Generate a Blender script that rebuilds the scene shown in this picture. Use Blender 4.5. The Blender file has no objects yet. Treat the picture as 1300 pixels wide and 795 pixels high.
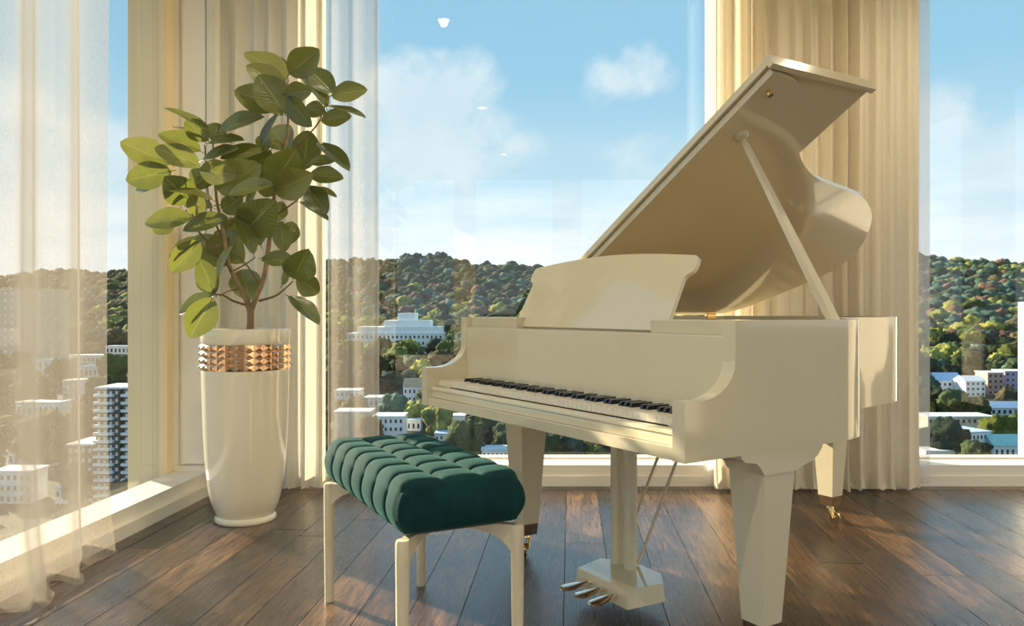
import bpy, bmesh, math, random
from mathutils import Vector, Matrix, noise
random.seed(7)
PI = math.pi
S = bpy.context.scene
COL = S.collection
F, HZ, CH = 999.0, 395.0, 1.005      # focal length in pixels, horizon row, eye height

def at(px, py, Y):                    # pixel + depth -> world point
    return Vector(((px-650)/F*Y, Y, CH-(py-HZ)/F*Y))

# ------------------------------------------------------------------ camera
cam = bpy.data.cameras.new('camera'); cam.sensor_width = 36; cam.lens = 36*F/1300
cam.shift_y = -(397.5-HZ)/1300; cam.clip_start = 0.05; cam.clip_end = 9000
co = bpy.data.objects.new('camera', cam); COL.objects.link(co)
co.location = (0, 0, CH); co.rotation_euler = (PI/2, 0, 0); S.camera = co
S.view_settings.view_transform = 'Standard'; S.view_settings.look = 'None'
S.view_settings.gamma = 1; S.view_settings.use_curve_mapping = False
S.view_settings.exposure = 0.0

# ------------------------------------------------------------------ sky
class NT:
    def __init__(s, tree): s.t = tree; s.n = tree.nodes; s.l = tree.links
    def add(s, typ, **kw):
        n = s.n.new(typ)
        for k, v in kw.items(): setattr(n, k, v)
        return n
    def put(s, sock, v):
        if isinstance(v, bpy.types.NodeSocket): s.l.new(v, sock)
        elif v is not None: sock.default_value = v
    def math(s, op, a, b=None, c=None, clamp=False):
        n = s.add('ShaderNodeMath', operation=op); n.use_clamp = clamp
        s.put(n.inputs[0], a)
        if b is not None: s.put(n.inputs[1], b)
        if c is not None: s.put(n.inputs[2], c)
        return n.outputs[0]
    def mix(s, f, a, b, mode='MIX'):
        n = s.add('ShaderNodeMix', data_type='RGBA', blend_type=mode)
        s.put(n.inputs[0], f); s.put(n.inputs[6], a); s.put(n.inputs[7], b)
        return n.outputs[2]
    def noise(s, vec, scale, detail=4, rough=.55, dist=0.0):
        n = s.add('ShaderNodeTexNoise'); n.inputs['Scale'].default_value = scale
        n.inputs['Detail'].default_value = detail; n.inputs['Roughness'].default_value = rough
        n.inputs['Distortion'].default_value = dist
        if vec is not None: s.l.new(vec, n.inputs['Vector'])
        return n.outputs['Fac']
    def ramp(s, fac, stops):
        n = s.add('ShaderNodeValToRGB'); e = n.color_ramp.elements
        while len(e) < len(stops): e.new(.5)
        for i, (p, c) in enumerate(stops):
            e[i].position = p; e[i].color = (*c, 1) if len(c) == 3 else c
        s.l.new(fac, n.inputs[0]); return n.outputs[0]

def c8(r, g, b):                      # display colour -> linear
    return tuple(((x/255)/12.92 if x/255 <= .04045 else ((x/255+.055)/1.055)**2.4) for x in (r, g, b))

W = bpy.data.worlds.new('sky'); S.world = W; W.use_nodes = True
W.node_tree.nodes.clear(); k = NT(W.node_tree)
geo = k.add('ShaderNodeNewGeometry'); tc = k.add('ShaderNodeTexCoord')
sp = k.add('ShaderNodeSeparateXYZ'); k.l.new(tc.outputs['Generated'], sp.inputs[0])
az = k.math('ARCTAN2', sp.outputs[0], sp.outputs[1])
el = k.math('ARCSINE', sp.outputs[2])
e0 = k.math('MULTIPLY', el, 1/1.2, clamp=True)
base = k.ramp(e0, [(0.0, c8(238, 245, 248)), (.06, c8(226, 239, 245)), (.14, c8(186, 219, 236)), (.24, c8(150, 200, 228)), (.36, c8(143, 191, 222)), (1.0, c8(100, 158, 210))])
cv = k.add('ShaderNodeCombineXYZ'); k.put(cv.inputs[0], az); k.put(cv.inputs[1], k.math('MULTIPLY', el, 1.0)); k.put(cv.inputs[2], 0.3)
n_big = k.noise(cv.outputs[0], 7.0, 9, .62)
n_fine = k.noise(cv.outputs[0], 22.0, 6, .6)
cs = k.add('ShaderNodeCombineXYZ'); k.put(cs.inputs[0], az); k.put(cs.inputs[1], k.math('MULTIPLY', el, 4.5)); k.put(cs.inputs[2], 5.3)
n_str = k.noise(cs.outputs[0], 4.5, 8, .6)
# streaky low cloud bank all round the horizon
bank = k.math('MULTIPLY', k.math('SUBTRACT', n_str, .38), 4.5, clamp=True)
lowm = k.math('SUBTRACT', 1.0, k.math('MULTIPLY', k.math('SUBTRACT', el, .05), 1/.18, clamp=True), clamp=True)
bank = k.math('MULTIPLY', bank, lowm)
# cumulus heaps (azimuth, elevation, half width, half height, strength)
tot = None
for (px, py, rx, ry, st) in [(555,150,95,78,1.0),(520,190,70,60,.8),(628,192,70,34,.62),(812,92,62,36,.7),(850,190,88,48,.62),(770,125,50,24,.3),
                             (1205,165,52,45,.75),(1255,205,60,35,.6),(140,180,60,40,.7),(60,230,80,50,.6),(380,220,80,60,.6),(1400,140,110,70,.8),(-150,120,140,80,.8)]:
    a = math.atan((px-650)/F); e_ = math.atan((HZ-py)/F*math.cos(a))
    da = k.math('MULTIPLY', k.math('SUBTRACT', az, a), F/rx); de = k.math('MULTIPLY', k.math('SUBTRACT', el, e_), F/ry)
    r2 = k.math('ADD', k.math('MULTIPLY', da, da), k.math('MULTIPLY', de, de))
    g = k.math('MULTIPLY', k.math('SUBTRACT', 1.0, k.math('MULTIPLY', r2, .5), clamp=True), st)
    tot = g if tot is None else k.math('MAXIMUM', tot, g)
# random heaps elsewhere in the sky
side = k.math('MULTIPLY', k.math('SUBTRACT', k.math('ABSOLUTE', az), .75), 3.0, clamp=True)
elsew = k.math('MULTIPLY', k.math('MULTIPLY', k.math('SUBTRACT', k.noise(cv.outputs[0], 2.3, 3), .5), 5.0, clamp=True), side)
tot = k.math('MAXIMUM', tot, elsew)
nn = k.math('ADD', k.math('MULTIPLY', n_big, .75), k.math('MULTIPLY', n_fine, .25))
heap = k.math('MULTIPLY', k.math('SUBTRACT', k.math('ADD', tot, k.math('MULTIPLY', nn, 2.4)), 1.52), 2.6, clamp=True)
heap = k.math('MULTIPLY', heap, k.math('MULTIPLY', tot, 2.0, clamp=True))
cloudc = k.mix(n_big, (*c8(186, 214, 230), 1), (*c8(240, 247, 250), 1))
sky = k.mix(k.math('MULTIPLY', bank, .85), base, (*c8(250, 252, 253), 1))
sky = k.mix(k.math('MULTIPLY', heap, .85), sky, cloudc)
bg = k.add('ShaderNodeBackground'); k.l.new(sky, bg.inputs[0]); bg.inputs[1].default_value = 1.2
wo = k.add('ShaderNodeOutputWorld'); k.l.new(bg.outputs[0], wo.inputs[0])

# ------------------------------------------------------------------ sun (low, from behind the left of the back window)
EL = math.radians(21.3)
sd = Vector((.762*math.cos(EL), -.648*math.cos(EL), -math.sin(EL)))
sun = bpy.data.lights.new('sun', 'SUN'); sun.energy = 15.0; sun.color = (1.0, .82, .58); sun.angle = math.radians(.6)
so = bpy.data.objects.new('sun', sun); COL.objects.link(so); so.rotation_euler = sd.to_track_quat('-Z', 'Y').to_euler()

# ------------------------------------------------------------------ materials
def M(name, col, rough=.5, metal=0.0, coat=0.0, spec=.5, sheen=0.0, bump=None, var=None, emit=None):
    m = bpy.data.materials.new(name); m.use_nodes = True; k = NT(m.node_tree)
    b = k.n['Principled BSDF']
    b.inputs['Base Color'].default_value = (*col, 1); b.inputs['Roughness'].default_value = rough
    b.inputs['Metallic'].default_value = metal; b.inputs['Coat Weight'].default_value = coat
    b.inputs['Specular IOR Level'].default_value = spec; b.inputs['Sheen Weight'].default_value = sheen
    if emit: b.inputs['Emission Color'].default_value = (*emit[0], 1); b.inputs['Emission Strength'].default_value = emit[1]
    t = k.add('ShaderNodeTexCoord')
    if var:                            # (scale, amount) brightness mottling
        f = k.noise(t.outputs['Object'], var[0], 5)
        lo = tuple(c*(1-var[1]) for c in col); hi = tuple(min(1, c*(1+var[1])) for c in col)
        k.l.new(k.ramp(f, [(.3, lo), (.7, hi)]), b.inputs['Base Color'])
    if bump:                           # (scale, strength, distance)
        bn = k.add('ShaderNodeBump'); bn.inputs['Strength'].default_value = bump[1]; bn.inputs['Distance'].default_value = bump[2]
        k.l.new(k.noise(t.outputs['Object'], bump[0], 4), bn.inputs['Height']); k.l.new(bn.outputs[0], b.inputs['Normal'])
    return m

LAC = M('ivory_lacquer', (.70, .635, .455), .10, coat=.6, var=(1.3, .02))
LAC2 = M('ivory_satin', (.70, .63, .46), .3, var=(3, .03))
VASE = M('glazed_ivory', (.90, .83, .64), .08, coat=.8, var=(2, .02))
TRIM = M('painted_trim', (.84, .80, .70), .35, var=(4, .02))
PANEL = M('painted_panel', (.93, .89, .80), .5, var=(2, .03))
POST = M('warm_post', (.92, .76, .48), .6, var=(2, .04))
WALL = M('warm_wall', (.70, .62, .50), .7, var=(1.5, .04))
CEIL = M('ceiling_paint', (.80, .76, .68), .8, var=(1, .02))
KEYW = M('ivory_key', (.82, .76, .62), .25, var=(9, .03))
KEYB = M('ebony_key', (.018, .02, .028), .22, coat=.5, var=(9, .1))
BRASS = M('polished_brass', (.80, .56, .24), .15, metal=1, var=(20, .05))
BRONZE = M('dark_bronze', (.22, .15, .09), .35, metal=.8, var=(20, .1))
PEDAL = M('pedal_metal', (.85, .78, .66), .12, metal=1, var=(20, .03))
ROSE = M('rose_gold', (.72, .48, .32), .18, metal=1, var=(15, .06))
GOLDP = M('gold_plate', (.55, .40, .16), .35, metal=.7, var=(6, .08))
SPRUCE = M('spruce', (.45, .27, .12), .5, var=(5, .1))
BENCHM = M('bench_metal', (.76, .66, .47), .4, var=(6, .03))
BARK = M('bark', (.30, .20, .11), .8, bump=(60, .6, .004), var=(25, .3))
TWIG = M('twig', (.22, .13, .06), .7, var=(25, .25))
SOIL = M('potting_soil', (.06, .04, .025), .95, bump=(80, 1, .01), var=(50, .4))
LAMPM = M('lamp_lens', (1, 1, 1), .4, emit=((1, .9, .75), 10.0))

def m_velvet():
    m = bpy.data.materials.new('teal_velvet'); m.use_nodes = True; k = NT(m.node_tree); b = k.n['Principled BSDF']
    t = k.add('ShaderNodeTexCoord')
    f = k.noise(t.outputs['Object'], 9, 6, .7); f2 = k.noise(t.outputs['Object'], 900, 2)
    c = k.ramp(f, [(.3, (.004, .030, .034)), (.7, (.009, .058, .060))])
    k.l.new(c, b.inputs['Base Color']); b.inputs['Roughness'].default_value = .85
    b.inputs['Specular IOR Level'].default_value = .15
    b.inputs['Sheen Weight'].default_value = .22; b.inputs['Sheen Roughness'].default_value = .35; b.inputs['Sheen Tint'].default_value = (.25, .75, .66, 1)
    bn = k.add('ShaderNodeBump'); bn.inputs['Strength'].default_value = .5; bn.inputs['Distance'].default_value = .002
    k.l.new(f2, bn.inputs['Height']); k.l.new(bn.outputs[0], b.inputs['Normal']); return m
VELVET = m_velvet()

def m_cloth(name, col, trans, clear):   # woven cloth: diffuse + translucent, and open weave that lets light straight through
    m = bpy.data.materials.new(name); m.use_nodes = True; k = NT(m.node_tree); k.n.remove(k.n['Principled BSDF'])
    out = [n for n in k.n if n.type == 'OUTPUT_MATERIAL'][0]
    t = k.add('ShaderNodeTexCoord'); mp = k.add('ShaderNodeMapping'); mp.inputs['Scale'].default_value = (1, 1, .15)
    k.l.new(t.outputs['Object'], mp.inputs[0])
    f = k.noise(mp.outputs[0], 260, 3)
    c = k.ramp(f, [(.25, tuple(x*.88 for x in col)), (.75, col)])
    d = k.add('ShaderNodeBsdfDiffuse'); tr = k.add('ShaderNodeBsdfTranslucent'); k.l.new(c, d.inputs[0]); k.l.new(c, tr.inputs[0])
    mx = k.add('ShaderNodeMixShader'); mx.inputs[0].default_value = trans; k.l.new(d.outputs[0], mx.inputs[1]); k.l.new(tr.outputs[0], mx.inputs[2])
    last = mx.outputs[0]
    if clear > 0:
        tp = k.add('ShaderNodeBsdfTransparent'); m2 = k.add('ShaderNodeMixShader')
        # threads cover more when the cloth is seen edge-on
        lw = k.add('ShaderNodeLayerWeight'); lw.inputs[0].default_value = .35
        cov = k.math('MULTIPLY', k.math('SUBTRACT', 1.0, lw.outputs['Facing'], clamp=True), clear)
        cov = k.math('ADD', cov, k.math('MULTIPLY', k.math('SUBTRACT', f, .5), .15), clamp=True)
        k.l.new(cov, m2.inputs[0]); k.l.new(last, m2.inputs[1]); k.l.new(tp.outputs[0], m2.inputs[2]); last = m2.outputs[0]
    k.l.new(last, out.inputs[0]); return m
DRAPE = m_cloth('linen_drape', (.90, .83, .68), .30, 0)
SHEER = m_cloth('voile_sheer', (.60, .55, .47), .30, .62)
SHEER2 = m_cloth('voile_edge', (.86, .84, .86), .5, .50)

def m_glass():
    m = bpy.data.materials.new('window_glass'); m.use_nodes = True; k = NT(m.node_tree); k.n.remove(k.n['Principled BSDF'])
    out = [n for n in k.n if n.type == 'OUTPUT_MATERIAL'][0]
    lw = k.add('ShaderNodeLayerWeight'); lw.inputs[0].default_value = .5   # Schlick reflectance of a coated pane, same from both sides
    F0 = .042; frs = k.math('ADD', F0, k.math('MULTIPLY', k.math('POWER', lw.outputs['Facing'], 5.0), 1-F0))
    tp = k.add('ShaderNodeBsdfTransparent'); tp.inputs[0].default_value = (.97, .985, .98, 1)
    gl = k.add('ShaderNodeBsdfGlossy'); gl.inputs['Roughness'].default_value = 0.0
    mx = k.add('ShaderNodeMixShader'); k.l.new(frs, mx.inputs[0]); k.l.new(tp.outputs[0], mx.inputs[1]); k.l.new(gl.outputs[0], mx.inputs[2])
    k.l.new(mx.outputs[0], out.inputs[0]); return m
GLASS = m_glass()

def m_leaf():
    m = bpy.data.materials.new('rubber_leaf'); m.use_nodes = True; k = NT(m.node_tree); b = k.n['Principled BSDF']
    out = [n for n in k.n if n.type == 'OUTPUT_MATERIAL'][0]
    uv = k.add('ShaderNodeUVMap'); sp = k.add('ShaderNodeSeparateXYZ'); k.l.new(uv.outputs[0], sp.inputs[0])
    x = k.math('ABSOLUTE', k.math('SUBTRACT', sp.outputs[0], .5))
    rib = k.math('SUBTRACT', 1.0, k.math('MULTIPLY', x, 38), clamp=True)
    # side veins run obliquely from the midrib
    w = k.math('SINE', k.math('MULTIPLY', k.math('SUBTRACT', sp.outputs[1], k.math('MULTIPLY', x, .55)), 75))
    vein = k.math('MULTIPLY', k.math('SUBTRACT', w, .86), 6, clamp=True)
    oi = k.add('ShaderNodeObjectInfo')
    n = k.noise(k.add('ShaderNodeTexCoord').outputs['Object'], 14, 4)
    mixf = k.math('ADD', k.math('MULTIPLY', oi.outputs['Random'], .7), k.math('MULTIPLY', n, .3))
    c = k.ramp(mixf, [(.15, (.070, .100, .040)), (.5, (.155, .175, .055)), (.9, (.25, .25, .08))])
    c = k.mix(k.math('MULTIPLY', vein, .5), c, (.30, .36, .12, 1))
    c = k.mix(k.math('MULTIPLY', rib, .75), c, (.42, .46, .20, 1))
    k.l.new(c, b.inputs['Base Color']); b.inputs['Roughness'].default_value = .28; b.inputs['Coat Weight'].default_value = .25
    bn = k.add('ShaderNodeBump'); bn.inputs['Strength'].default_value = .35; bn.inputs['Distance'].default_value = .003
    k.l.new(k.math('ADD', rib, vein), bn.inputs['Height']); k.l.new(bn.outputs[0], b.inputs['Normal'])
    tr = k.add('ShaderNodeBsdfTranslucent'); k.l.new(k.mix(.6, c, (.45, .50, .06, 1)), tr.inputs[0])
    mx = k.add('ShaderNodeMixShader'); mx.inputs[0].default_value = .22
    k.l.new(b.outputs[0], mx.inputs[1]); k.l.new(tr.outputs[0], mx.inputs[2]); k.l.new(mx.outputs[0], out.inputs[0]); return m
LEAF = m_leaf()

def m_wood():
    m = bpy.data.materials.new('oak_plank'); m.use_nodes = True; k = NT(m.node_tree); b = k.n['Principled BSDF']
    t = k.add('ShaderNodeTexCoord'); oi = k.add('ShaderNodeObjectInfo')
    off = k.add('ShaderNodeVectorMath', operation='ADD'); k.l.new(t.outputs['Object'], off.inputs[0])
    rv = k.add('ShaderNodeCombineXYZ'); k.put(rv.inputs[0], k.math('MULTIPLY', oi.outputs['Random'], 31)); k.put(rv.inputs[1], k.math('MULTIPLY', oi.outputs['Random'], 57)); k.l.new(rv.outputs[0], off.inputs[1])
    mp = k.add('ShaderNodeMapping'); mp.inputs['Scale'].default_value = (1, .055, 1); k.l.new(off.outputs[0], mp.inputs[0])
    g1 = k.noise(mp.outputs[0], 85, 11, .78, .5)
    mp2 = k.add('ShaderNodeMapping'); mp2.inputs['Scale'].default_value = (1, .22, 1); k.l.new(off.outputs[0], mp2.inputs[0])
    g2 = k.noise(mp2.outputs[0], 9, 6, .65, 1.2)
    f = k.math('ADD', k.math('MULTIPLY', g1, .62), k.math('MULTIPLY', g2, .38))
    f = k.math('ADD', f, k.math('MULTIPLY', k.math('SUBTRACT', oi.outputs['Random'], .5), .20))
    c = k.ramp(f, [(.36, (.006, .003, .0015)), (.46, (.030, .014, .0065)), (.55, (.085, .042, .018)), (.66, (.26, .14, .065))])
    vo = k.add('ShaderNodeTexVoronoi'); vo.inputs['Scale'].default_value = 3.2
    mp3 = k.add('ShaderNodeMapping'); mp3.inputs['Scale'].default_value = (1, .5, 1); k.l.new(off.outputs[0], mp3.inputs[0]); k.l.new(mp3.outputs[0], vo.inputs['Vector'])
    knot = k.math('SUBTRACT', 1.0, k.math('MULTIPLY', vo.outputs['Distance'], 9), clamp=True)
    c = k.mix(k.math('MULTIPLY', knot, .85), c, (.010, .006, .004, 1))
    k.l.new(c, b.inputs['Base Color'])
    k.l.new(k.math('ADD', .20, k.math('MULTIPLY', g1, .16)), b.inputs['Roughness'])
    b.inputs['Specular IOR Level'].default_value = .68; b.inputs['Coat Weight'].default_value = .25; b.inputs['Coat Roughness'].default_value = .16
    bn = k.add('ShaderNodeBump'); bn.inputs['Strength'].default_value = .5; bn.inputs['Distance'].default_value = .003
    k.l.new(g1, bn.inputs['Height']); k.l.new(bn.outputs[0], b.inputs['Normal']); return m
WOOD = m_wood()

# ------------------------------------------------------------------ builders
def link(name, me, mat, parent=None, smooth=False):
    o = bpy.data.objects.new(name, me); COL.objects.link(o)
    if mat is not None and not me.materials: me.materials.append(mat)
    if parent: o.parent = parent
    if smooth:
        for p in me.polygons: p.use_smooth = True
    return o
def fin(name, bm, mat, parent=None, smooth=False, bev=0.0, seg=2, ang=30):
    if bev > 0:
        es = [e for e in bm.edges if len(e.link_faces) == 2 and e.calc_face_angle(0) > math.radians(ang)]
        bmesh.ops.bevel(bm, geom=es, offset=bev, segments=seg, affect='EDGES', profile=.5, clamp_overlap=True)
        smooth = True
    bmesh.ops.recalc_face_normals(bm, faces=bm.faces)
    me = bpy.data.meshes.new(name); bm.to_mesh(me); bm.free()
    o = link(name, me, mat, parent, smooth)
    if smooth: me.set_sharp_from_angle(angle=math.radians(48))
    if bev > 0:
        wn = o.modifiers.new('normals', 'WEIGHTED_NORMAL'); wn.mode = 'FACE_AREA'; wn.weight = 80; wn.keep_sharp = True
    return o
def tag(o, label=None, cat=None, group=None, kind=None):
    if label: o['label'] = label
    if cat: o['category'] = cat
    if group: o['group'] = group
    if kind: o['kind'] = kind
    return o
def empty(name, loc=(0, 0, 0), rz=0, **kw):
    o = bpy.data.objects.new(name, None); COL.objects.link(o); o.location = loc; o.rotation_euler = (0, 0, rz); o.empty_display_size = .1
    return tag(o, **kw)
def box(bm, x0, x1, y0, y1, z0, z1, mat=None):
    vs = [bm.verts.new(p) for p in [(x0,y0,z0),(x1,y0,z0),(x1,y1,z0),(x0,y1,z0),(x0,y0,z1),(x1,y0,z1),(x1,y1,z1),(x0,y1,z1)]]
    if mat is not None:
        for v in vs: v.co = mat @ v.co
    for f in [(0,3,2,1),(4,5,6,7),(0,1,5,4),(1,2,6,5),(2,3,7,6),(3,0,4,7)]: bm.faces.new([vs[i] for i in f])
    return vs
def prism(bm, pts, a, b):              # pts: list of Vector builders f(p,t) -> two rings
    r0 = [bm.verts.new(a(p)) for p in pts]; r1 = [bm.verts.new(b(p)) for p in pts]; n = len(pts)
    bm.faces.new(r0[::-1]); bm.faces.new(r1)
    for i in range(n): bm.faces.new([r0[i], r0[(i+1) % n], r1[(i+1) % n], r1[i]])
def lathe(bm, prof, n=64, cx=0, cy=0, close=True):
    rings = []
    for r, z in prof: rings.append([bm.verts.new((cx+r*math.cos(2*PI*i/n), cy+r*math.sin(2*PI*i/n), z)) for i in range(n)])
    for a, b in zip(rings, rings[1:]):
        for i in range(n): bm.faces.new([a[i], a[(i+1) % n], b[(i+1) % n], b[i]])
    if close: bm.faces.new(rings[0][::-1]); bm.faces.new(rings[-1])
def tube(bm, pts, rads, n=10):
    pts = [Vector(p) for p in pts]; rings = []
    up = Vector((0, 0, 1))
    for i, p in enumerate(pts):
        d = (pts[min(i+1, len(pts)-1)]-pts[max(i-1, 0)]).normalized()
        if i == 0:
            a = d.cross(up)
            if a.length < .05: a = d.cross(Vector((1, 0, 0)))
        else: a = a-d*a.dot(d)         # carry the frame along so the tube never twists
        a.normalize(); b = d.cross(a)
        r = rads[i] if hasattr(rads, '__len__') else rads
        rings.append([bm.verts.new(p+a*r*math.cos(2*PI*j/n)+b*r*math.sin(2*PI*j/n)) for j in range(n)])
    for A, B in zip(rings, rings[1:]):
        for j in range(n): bm.faces.new([A[j], A[(j+1) % n], B[(j+1) % n], B[j]])
    bm.faces.new(rings[0][::-1]); bm.faces.new(rings[-1])
def spline(pts, n=8):                  # Catmull-Rom
    P = [Vector(p) for p in pts]; P = [P[0]*2-P[1]]+P+[P[-1]*2-P[-2]]; out = []
    for i in range(1, len(P)-2):
        for j in range(n):
            t = j/n; a, b, c, d = P[i-1], P[i], P[i+1], P[i+2]
            out.append(.5*((2*b)+(-a+c)*t+(2*a-5*b+4*c-d)*t*t+(-a+3*b-3*c+d)*t**3))
    out.append(P[-2]); return out
def struct(name, bm, mat, parent=None, **kw):
    o = fin(name, bm, mat, parent, **kw)
    if parent is None: o['kind'] = 'structure'
    return o
def B(name, mat, args, parent=None, bev=0.0, **kw):
    bm = bmesh.new(); box(bm, *args); return fin(name, bm, mat, parent, bev=bev, **kw)
def SB(name, mat, args, parent=None, bev=0.0):
    bm = bmesh.new(); box(bm, *args); return struct(name, bm, mat, parent, bev=bev)

# ================================================================== ROOM
HC = 3.3                               # ceiling height
TL = .074; aL = -math.atan(TL)         # left wall and planks share this heading
def LW(lx, ly, z=0):                   # left wall frame -> world
    o = Vector((-1.725, 3.21, z)); return o+Vector((math.cos(aL)*lx-math.sin(aL)*ly, math.sin(aL)*lx+math.cos(aL)*ly, 0))
LM = Matrix.Translation((-1.725, 3.21, 0)) @ Matrix.Rotation(aL, 4, 'Z')
def SBL(name, mat, a, bev=0.0, parent=None):
    bm = bmesh.new(); box(bm, *a); o = struct(name, bm, mat, parent, bev=bev); o.matrix_world = LM; return o

# floor: planks, and border blocks along the windows
fl = empty('floor', (0, 0, 0), 0, kind='structure')
B('subfloor', SOIL, (-2.0, 5.2, -4.2, 4.75, -.06, -.012), fl)
pw = .17; cosL = math.cos(aL)
rng = random.Random(3)
plank_mesh = {}
def plank_me(L):
    key = round(L, 2)+.004
    if key not in plank_mesh:
        bm = bmesh.new(); box(bm, -pw*cosL/2+.0009, pw*cosL/2-.0009, .0008, key-.0008, -.012, 0)
        es = [e for e in bm.edges if all(v.co.z > -.001 for v in e.verts)]
        bmesh.ops.bevel(bm, geom=es, offset=.0012, segments=1, affect='EDGES')
        me = bpy.data.meshes.new('plank'); bm.to_mesh(me); bm.free(); me.materials.append(WOOD); plank_mesh[key] = me
    return plank_mesh[key]
SEAM0 = -.360*CH
row = -1
rest = bmesh.new()
for i in range(-10, 26):
    xi = SEAM0+pw*(i+.5)               # lateral offset at Y=0
    y = -4.1-rng.random()*1.2
    y1 = 4.42
    while y < y1:
        L = rng.choice([1.5, 1.75, 2.0, 2.25, 2.5, 2.75])
        if y1-y-L < .5: L = y1-y
        yy = y; y += L
        # trim in front of the left window base
        xa = xi+TL*yy
        if yy+L < 1.2:
            m = Matrix.Translation((xa, yy, 0)) @ Matrix.Rotation(aL, 4, 'Z')
            box(rest, -pw*cosL/2+.001, pw*cosL/2-.001, .001, L-.001, -.012, 0, m); continue
        o = bpy.data.objects.new('plank', plank_me(L)); COL.objects.link(o); o.parent = fl
        o.location = (xa, yy, 0); o.rotation_euler = (0, 0, aL)
ro = fin('far_planks', rest, WOOD, fl); ro['kind'] = 'stuff'; ro['label'] = 'rest of the brown oak floor planks'
# border strips
bmk = {}
def block(L, Wd, loc, rz):
    key = (round(L, 3), round(Wd, 3))
    if key not in bmk:
        bm = bmesh.new(); box(bm, .001, L-.001, .001, Wd-.001, -.011, .0006)
        me = bpy.data.meshes.new('border_block'); bm.to_mesh(me); bm.free(); me.materials.append(WOOD); bmk[key] = me
    o = bpy.data.objects.new('border_block', bmk[key]); COL.objects.link(o); o.parent = fl
    o.location = loc; o.rotation_euler = (0, 0, rz)
for i in range(14):
    p = LW(.078, -2.0+.25*i); block(.25, .085, (p.x, p.y, .0012), aL+PI/2)
for i in range(22):
    block(.30, .10, (-1.60+.30*i, 4.41, .0006), 0)

# back wall: base below the glass, pier behind the right drape, glass
SB('baseboard_back', TRIM, (-1.66, 5.2, 4.505, 4.8, 0, .060), bev=.004)
SB('trim_1', TRIM, (-1.66, 5.2, 4.515, 4.8, .060, .121), bev=.003)
SB('trim_2', TRIM, (-1.66, 5.2, 4.70, 4.78, .121, .132))
SB('wall_back', WALL, (1.20, 2.24, 4.56, 4.8, .12, HC))
SB('trim_3', TRIM, (1.155, 2.26, 4.44, 4.56, 0, .135), bev=.004)
SB('trim_4', TRIM, (-1.66, 5.2, 4.5, 4.8, HC-.10, HC))
for n_, (a, b) in {'window_2': (-1.62, 1.20), 'window_3': (2.24, 5.0)}.items():
    bm = bmesh.new(); box(bm, a, b, 4.722, 4.728, .13, HC-.1); w = struct(n_, bm, None); w.data.materials.append(GLASS)
    bm = bmesh.new()
    box(bm, a, a+.035, 4.70, 4.75, .13, HC-.1); box(bm, b-.035, b, 4.70, 4.75, .13, HC-.1)
    fin('window_frame', bm, TRIM, w)
# left wall: base, sill, glass
SBL('baseboard_left', TRIM, (-.06, 0, -6.8, 1.26, 0, .060), bev=.004)
SBL('trim_5', TRIM, (-.225, -.034, -6.8, 1.14, 0, .1205), bev=.003)
wl = SBL('window_1', GLASS, (-.263, -.257, -6.6, 1.02, -.02, HC-.1))
SBL('trim_6', TRIM, (-.30, -.10, -6.8, 1.1, HC-.10, HC))
# corner post seen across the glass, and the pale pilaster beside it
bm = bmesh.new(); box(bm, -2.085, -1.872, 4.27, 4.62, -.4, HC)
for i in range(3): box(bm, -2.05+.065*i, -2.015+.065*i, 4.267, 4.272, -.4, HC)
struct('wall_corner', bm, POST)
pil = SB('wall_pilaster', PANEL, (-1.872, -1.635, 4.375, 4.80, .115, HC))
B('fillet', TRIM, (-1.876, -1.845, 4.352, 4.40, .12, HC), pil, bev=.004)
B('panel', PANEL, (-1.825, -1.700, 4.358, 4.38, .16, HC), pil, bev=.004)
B('fillet', TRIM, (-1.690, -1.650, 4.355, 4.38, .12, HC), pil, bev=.004)
B('plinth', TRIM, (-1.872, -1.635, 4.34, 4.5, .118, .150), pil, bev=.003)
# rest of the room behind the camera: ceiling, right and rear walls with gaps added for daylight fill
SB('ceiling', CEIL, (-2.4, 5.2, -4.3, 4.85, HC, HC+.1))
rw = bmesh.new()
for (a, b) in [(-4.2, -3.2), (-1.6, -.9), (.7, 1.4), (3.0, 4.8)]: box(rw, 5.0, 5.15, a, b, 0, HC)
struct('wall_right', rw, WALL)
rr = bmesh.new()
for (a, b) in [(-2.4, -2.0), (-1.0, -.62), (.7, 1.2), (2.4, 2.9), (4.2, 5.1)]: box(rr, a, b, -4.2, -4.05, 0, HC)
box(rr, -2.4, 5.1, -4.2, -4.05, 0, .25)
struct('wall_rear', rr, WALL)

# ceiling downlights: left row reflects in the back window; right row is added fill
lamp_lab = ['round white recessed ceiling downlight nearest the back window, left row', 'round white recessed ceiling downlight in the middle of the left row',
            'round white recessed ceiling downlight farthest from the back window, left row', 'unseen fill downlight added above the piano tail, right row',
            'unseen fill downlight added in the middle of the right row', 'unseen fill downlight added farthest back in the right row']
for i, (x, y) in enumerate([(-.536, 3.28), (-.335, .62), (-.115, -2.02), (2.4, 3.28), (3.4, .62), (4.3, -2.02)]):
    e = empty('ceiling_downlight', (x, y, HC-.012), 0, label=lamp_lab[i], cat='lamp', group='recessed ceiling downlights')
    bm = bmesh.new(); lathe(bm, [(.05, -.004), (.066, -.004), (.070, 0), (.070, .012), (.05, .012)], 32, close=False); fin('bezel', bm, TRIM, e, smooth=True)
    bm = bmesh.new(); lathe(bm, [(.049, .0), (.049, .010)], 32); fin('lens', bm, LAMPM, e)
    l = bpy.data.lights.new('downlight_beam', 'SPOT'); l.energy = 82 if i else 60; l.color = (1, .87, .65); l.spot_size = math.radians(150); l.spot_blend = .7; l.shadow_soft_size = .03
    lo = bpy.data.objects.new('downlight_beam', l); COL.objects.link(lo); lo.parent = e; lo.location = (0, 0, -.02)

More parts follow.
